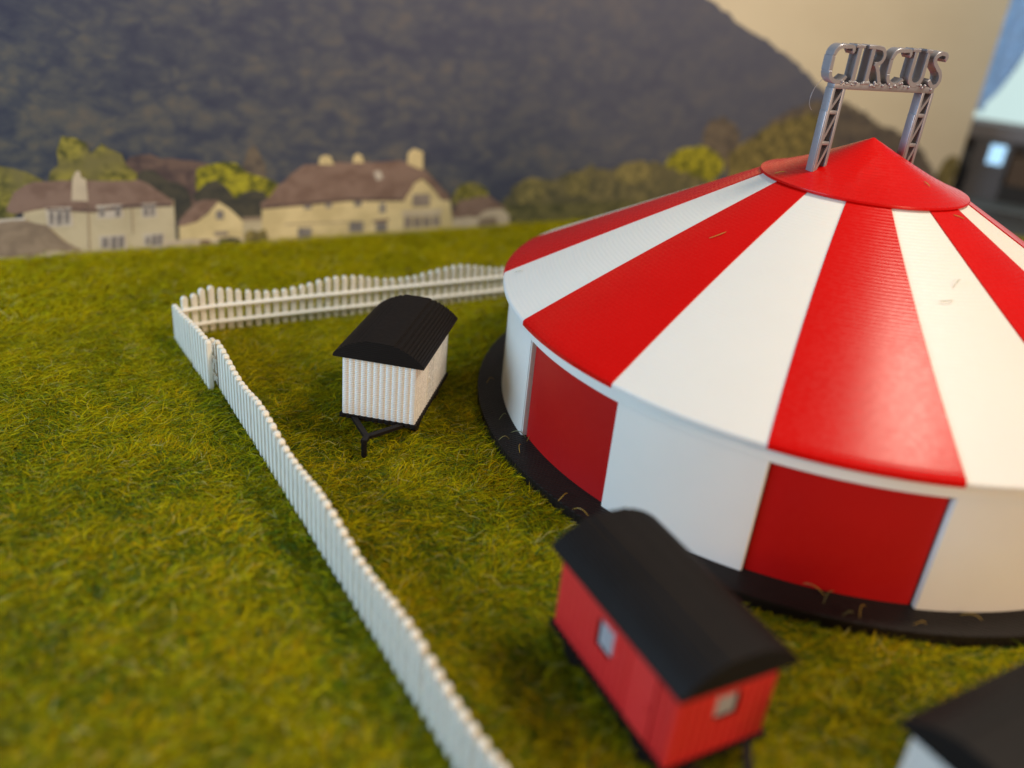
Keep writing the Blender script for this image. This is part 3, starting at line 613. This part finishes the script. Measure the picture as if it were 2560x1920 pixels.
ROOF_FIBRES= [(3.89, 18.13, 0.2, 0.36, 0.9, 0, 'bright yellow curled grass fibre on a red roof stripe'), (8.53, 19.25, -0.96, 0.19, 1.2, 0, 'tiny hooked grass fibre near the right edge of the red cap'), (5.44, 19.9, -0.18, 0.22, 0.3, 0, 'short straight grass fibre at the left rim of the red cap'), (8.92, 18.31, 0.17, 0.28, 0.8, 0, 'orange grass fibre where the red stripe meets the cap rim'), (7.96, 15.8, 0.32, 0.33, 0.7, 1, 'pale green grass fibre on the white roof stripe at right'), (8.36, 16.2, 0.83, 0.32, -0.6, 1, 'thin grass fibre on the white roof stripe near the red edge'), (-0.22, 19.93, -0.33, 0.2, 0.4, 1, 'faint grass fibre on the white roof stripe at the left eave')]
RIM_LABELS=['curled green grass fibre lying beside the foot of the leftmost white wall panel', 'long yellow grass fibre leaning against the leftmost red wall panel', 'hooked yellow grass fibre on the black rim below the leftmost red wall panel', 'straight pale green grass fibre touching the leftmost white wall panel', 'lone curved grass fibre farthest back on the black rim, left of the tent', 'short green grass fibre at the outer rim left of the leftmost red panel', 'bright bent grass fibre on the rim just behind the red wagon roof', 'dull flat grass fibre on the rim touching the top of the red wagon roof', 'long grass fibre at the left foot of the near red wall panel', 'branching green grass fibre on the rim below the near red wall panel', 'upright hooked yellow grass fibre below the near red panel', 'golden grass fibre on the rim before the rightmost white wall panel', 'short golden grass fibre at the outer rim below the near red panel', 'faint green grass fibre on the rim beside the upright hooked yellow one']
RIM_FIBRES= [(0.09, 17.34, -0.47, 0.39, -0.4, 1), (0.47, 17.01, 1.42, 0.72, 0.4, 0), (0.33, 16.48, 1.45, 0.36, -0.9, 0), (-0.22, 17.9, 1.09, 0.34, 0.3, 1), (-0.65, 19.77, 0.91, 0.32, -0.5, 0), (-0.17, 16.94, 0.41, 0.26, 0.2, 1), (1.18, 14.72, 1.08, 0.38, 0.8, 0), (1.48, 14.49, -0.51, 0.36, 0.3, 0), (5.68, 12.85, -0.63, 0.46, 0.3, 0), (5.95, 12.32, 0.86, 0.51, -0.5, 1), (6.52, 12.04, 0.95, 0.42, -1.0, 0), (8.44, 12.4, -0.22, 0.39, 0.2, 0), (7.45, 12.0, 0.28, 0.26, 0.8, 0), (6.21, 12.05, 0.45, 0.24, 0.8, 1)]
for (x,y,az,L,cur,mt,lab) in ROOF_FIBRES: fibre(x,y,on_roof(x,y),az,L,cur,2 if mt else 0,lab,slope=on_roof,lift=.02)
for i,(x,y,az,L,cur,mt) in enumerate(RIM_FIBRES): fibre(x,y,.178,az,L,cur,mt,RIM_LABELS[i],grp='fibres on the tent base rim',lift=.10)
# ---------------------------------------------------------------- room beyond the backdrop
def flat(name,c,rough=.6,noise=2,var=.75):
    t=NT(name); o=t.co(); t.col(t.mix(t.noise(o,noise,3),c,tuple(x*var for x in c))); t.set(Roughness=rough); return t.m
bm=bmesh.new(); box(bm,-60,48,-20,64,-2.4,-.52); tag(obj('table',bm,flat('dark_table_wood',(.05,.04,.035),.5)),kind='structure',label='dark table under the model')
QA=math.atan2(-.44,.90)
def room(name,label,cat,o0,z,depth=0):
    p=Vector((26.31,53.93,0))+Vector((.898,-.439,0))*o0+Vector((.439,.898,0))*depth
    t=empty(name,(p.x,p.y,z),QA); tag(t,label,cat); return t
wn=room('room_window','bright daylit window glass behind the right end of the backdrop','window',2,3.6,1.2)
def emis(name,c,s):
    t=NT(name); t.col((.02,.02,.02)); n=t.noise(t.co('Object',(.2,.2,.25)),.8,2); cc=t.ramp(n,[(.3,c),(.7,tuple(min(1,x*1.05) for x in c[::-1]))]) if False else None
    t.b.inputs['Emission Color'].default_value=(*c,1); t.b.inputs['Emission Strength'].default_value=s; return t.m
bm=bmesh.new(); box(bm,-9,14,0,.1,.3,14); obj('pane',bm,emis('daylight_pane',(.62,.82,.80),.95),wn)
bm=bmesh.new(); box(bm,-9,14,-.7,.3,-.75,.12,.05); obj('sill',bm,flat('grey_sill',(.20,.20,.22)),wn)
cu=room('curtain','pale blue curtain drawn aside at the window','curtain',-.5,3.4,.2)
bm=bmesh.new(); NZ,NX=26,26; G=[]
for i in range(NZ+1):
    z=1.0+11.5*i/NZ; edge=.25+1.75*(max(0,(z-1.6))/5.0)**.62; row=[]
    for j in range(NX+1):
        x=-6+(6+edge)*j/NX; row.append(bm.verts.new((x,.16*math.sin(x*7+z*.4)+.08*math.sin(x*15),z)))
    G.append(row)
for i in range(NZ):
    for j in range(NX): bm.faces.new((G[i][j],G[i][j+1],G[i+1][j+1],G[i+1][j]))
def curt():
    t=NT('blue_curtain'); tr=t.n('ShaderNodeBsdfTranslucent'); tr.inputs[0].default_value=(.60,.74,.98,1); mx=t.n('ShaderNodeMixShader'); mx.inputs[0].default_value=.75
    t.col(t.mix(t.noise(t.co(),2,3),(.5,.6,.75),(.6,.7,.82))); t.l(t.b.outputs[0],mx.inputs[1]); t.l(tr.outputs[0],mx.inputs[2]); t.l(mx.outputs[0],t.out.inputs[0]); return t.m
o=obj('cloth',bm,curt(),cu,60); sm=o.modifiers.new('solid','SOLIDIFY'); sm.thickness=.03
wl=room('room_wall','',None,0,0,1.0); 
bm=bmesh.new(); box(bm,-14,40,.5,.9,-22,3.0); o=obj('surface',bm,flat('grey_wall',(.11,.11,.115)),wl); wl['kind']='structure'
dk=room('desk','dark grey desk beyond the end of the backdrop','desk',2,-.4,-2.4)
bm=bmesh.new(); box(bm,-7,12,-.6,3.2,-.45,0,.04); obj('desk_top',bm,flat('slate_desktop',(.13,.15,.155),.5),dk)
bm=bmesh.new(); box(bm,-6.6,11.6,-.3,3.0,-6,-.46); obj('desk_body',bm,flat('black_cabinet',(.018,.018,.022)),dk)
mo=room('monitor','small lit screen glowing blue on the desk','monitor',1.2,-.4,-.6)
bm=bmesh.new(); box(bm,-1.3,.75,0,.15,1.5,3.3,.05); box(bm,-1.2,.7,.02,.5,0,1.51); obj('housing',bm,flat('grey_housing',(.10,.10,.11)),mo)
bm=bmesh.new(); box(bm,-.42,.42,-.03,.0,2.05,3.15); obj('screen',bm,emis('blue_screen',(.42,.72,1.0),1.3),mo)
bb_=room('storage_box','brown cardboard box on the desk','box',3.6,-.4,-.6)
bm=bmesh.new(); box(bm,-1.5,1.8,0,1.4,1.0,2.6,.03); obj('lid',bm,flat('brown_card',(.09,.055,.03)),bb_)
bm=bmesh.new(); box(bm,-2.9,1.8,.05,1.35,0,.998,.03); obj('body',bm,flat('black_card',(.012,.011,.010)),bb_)
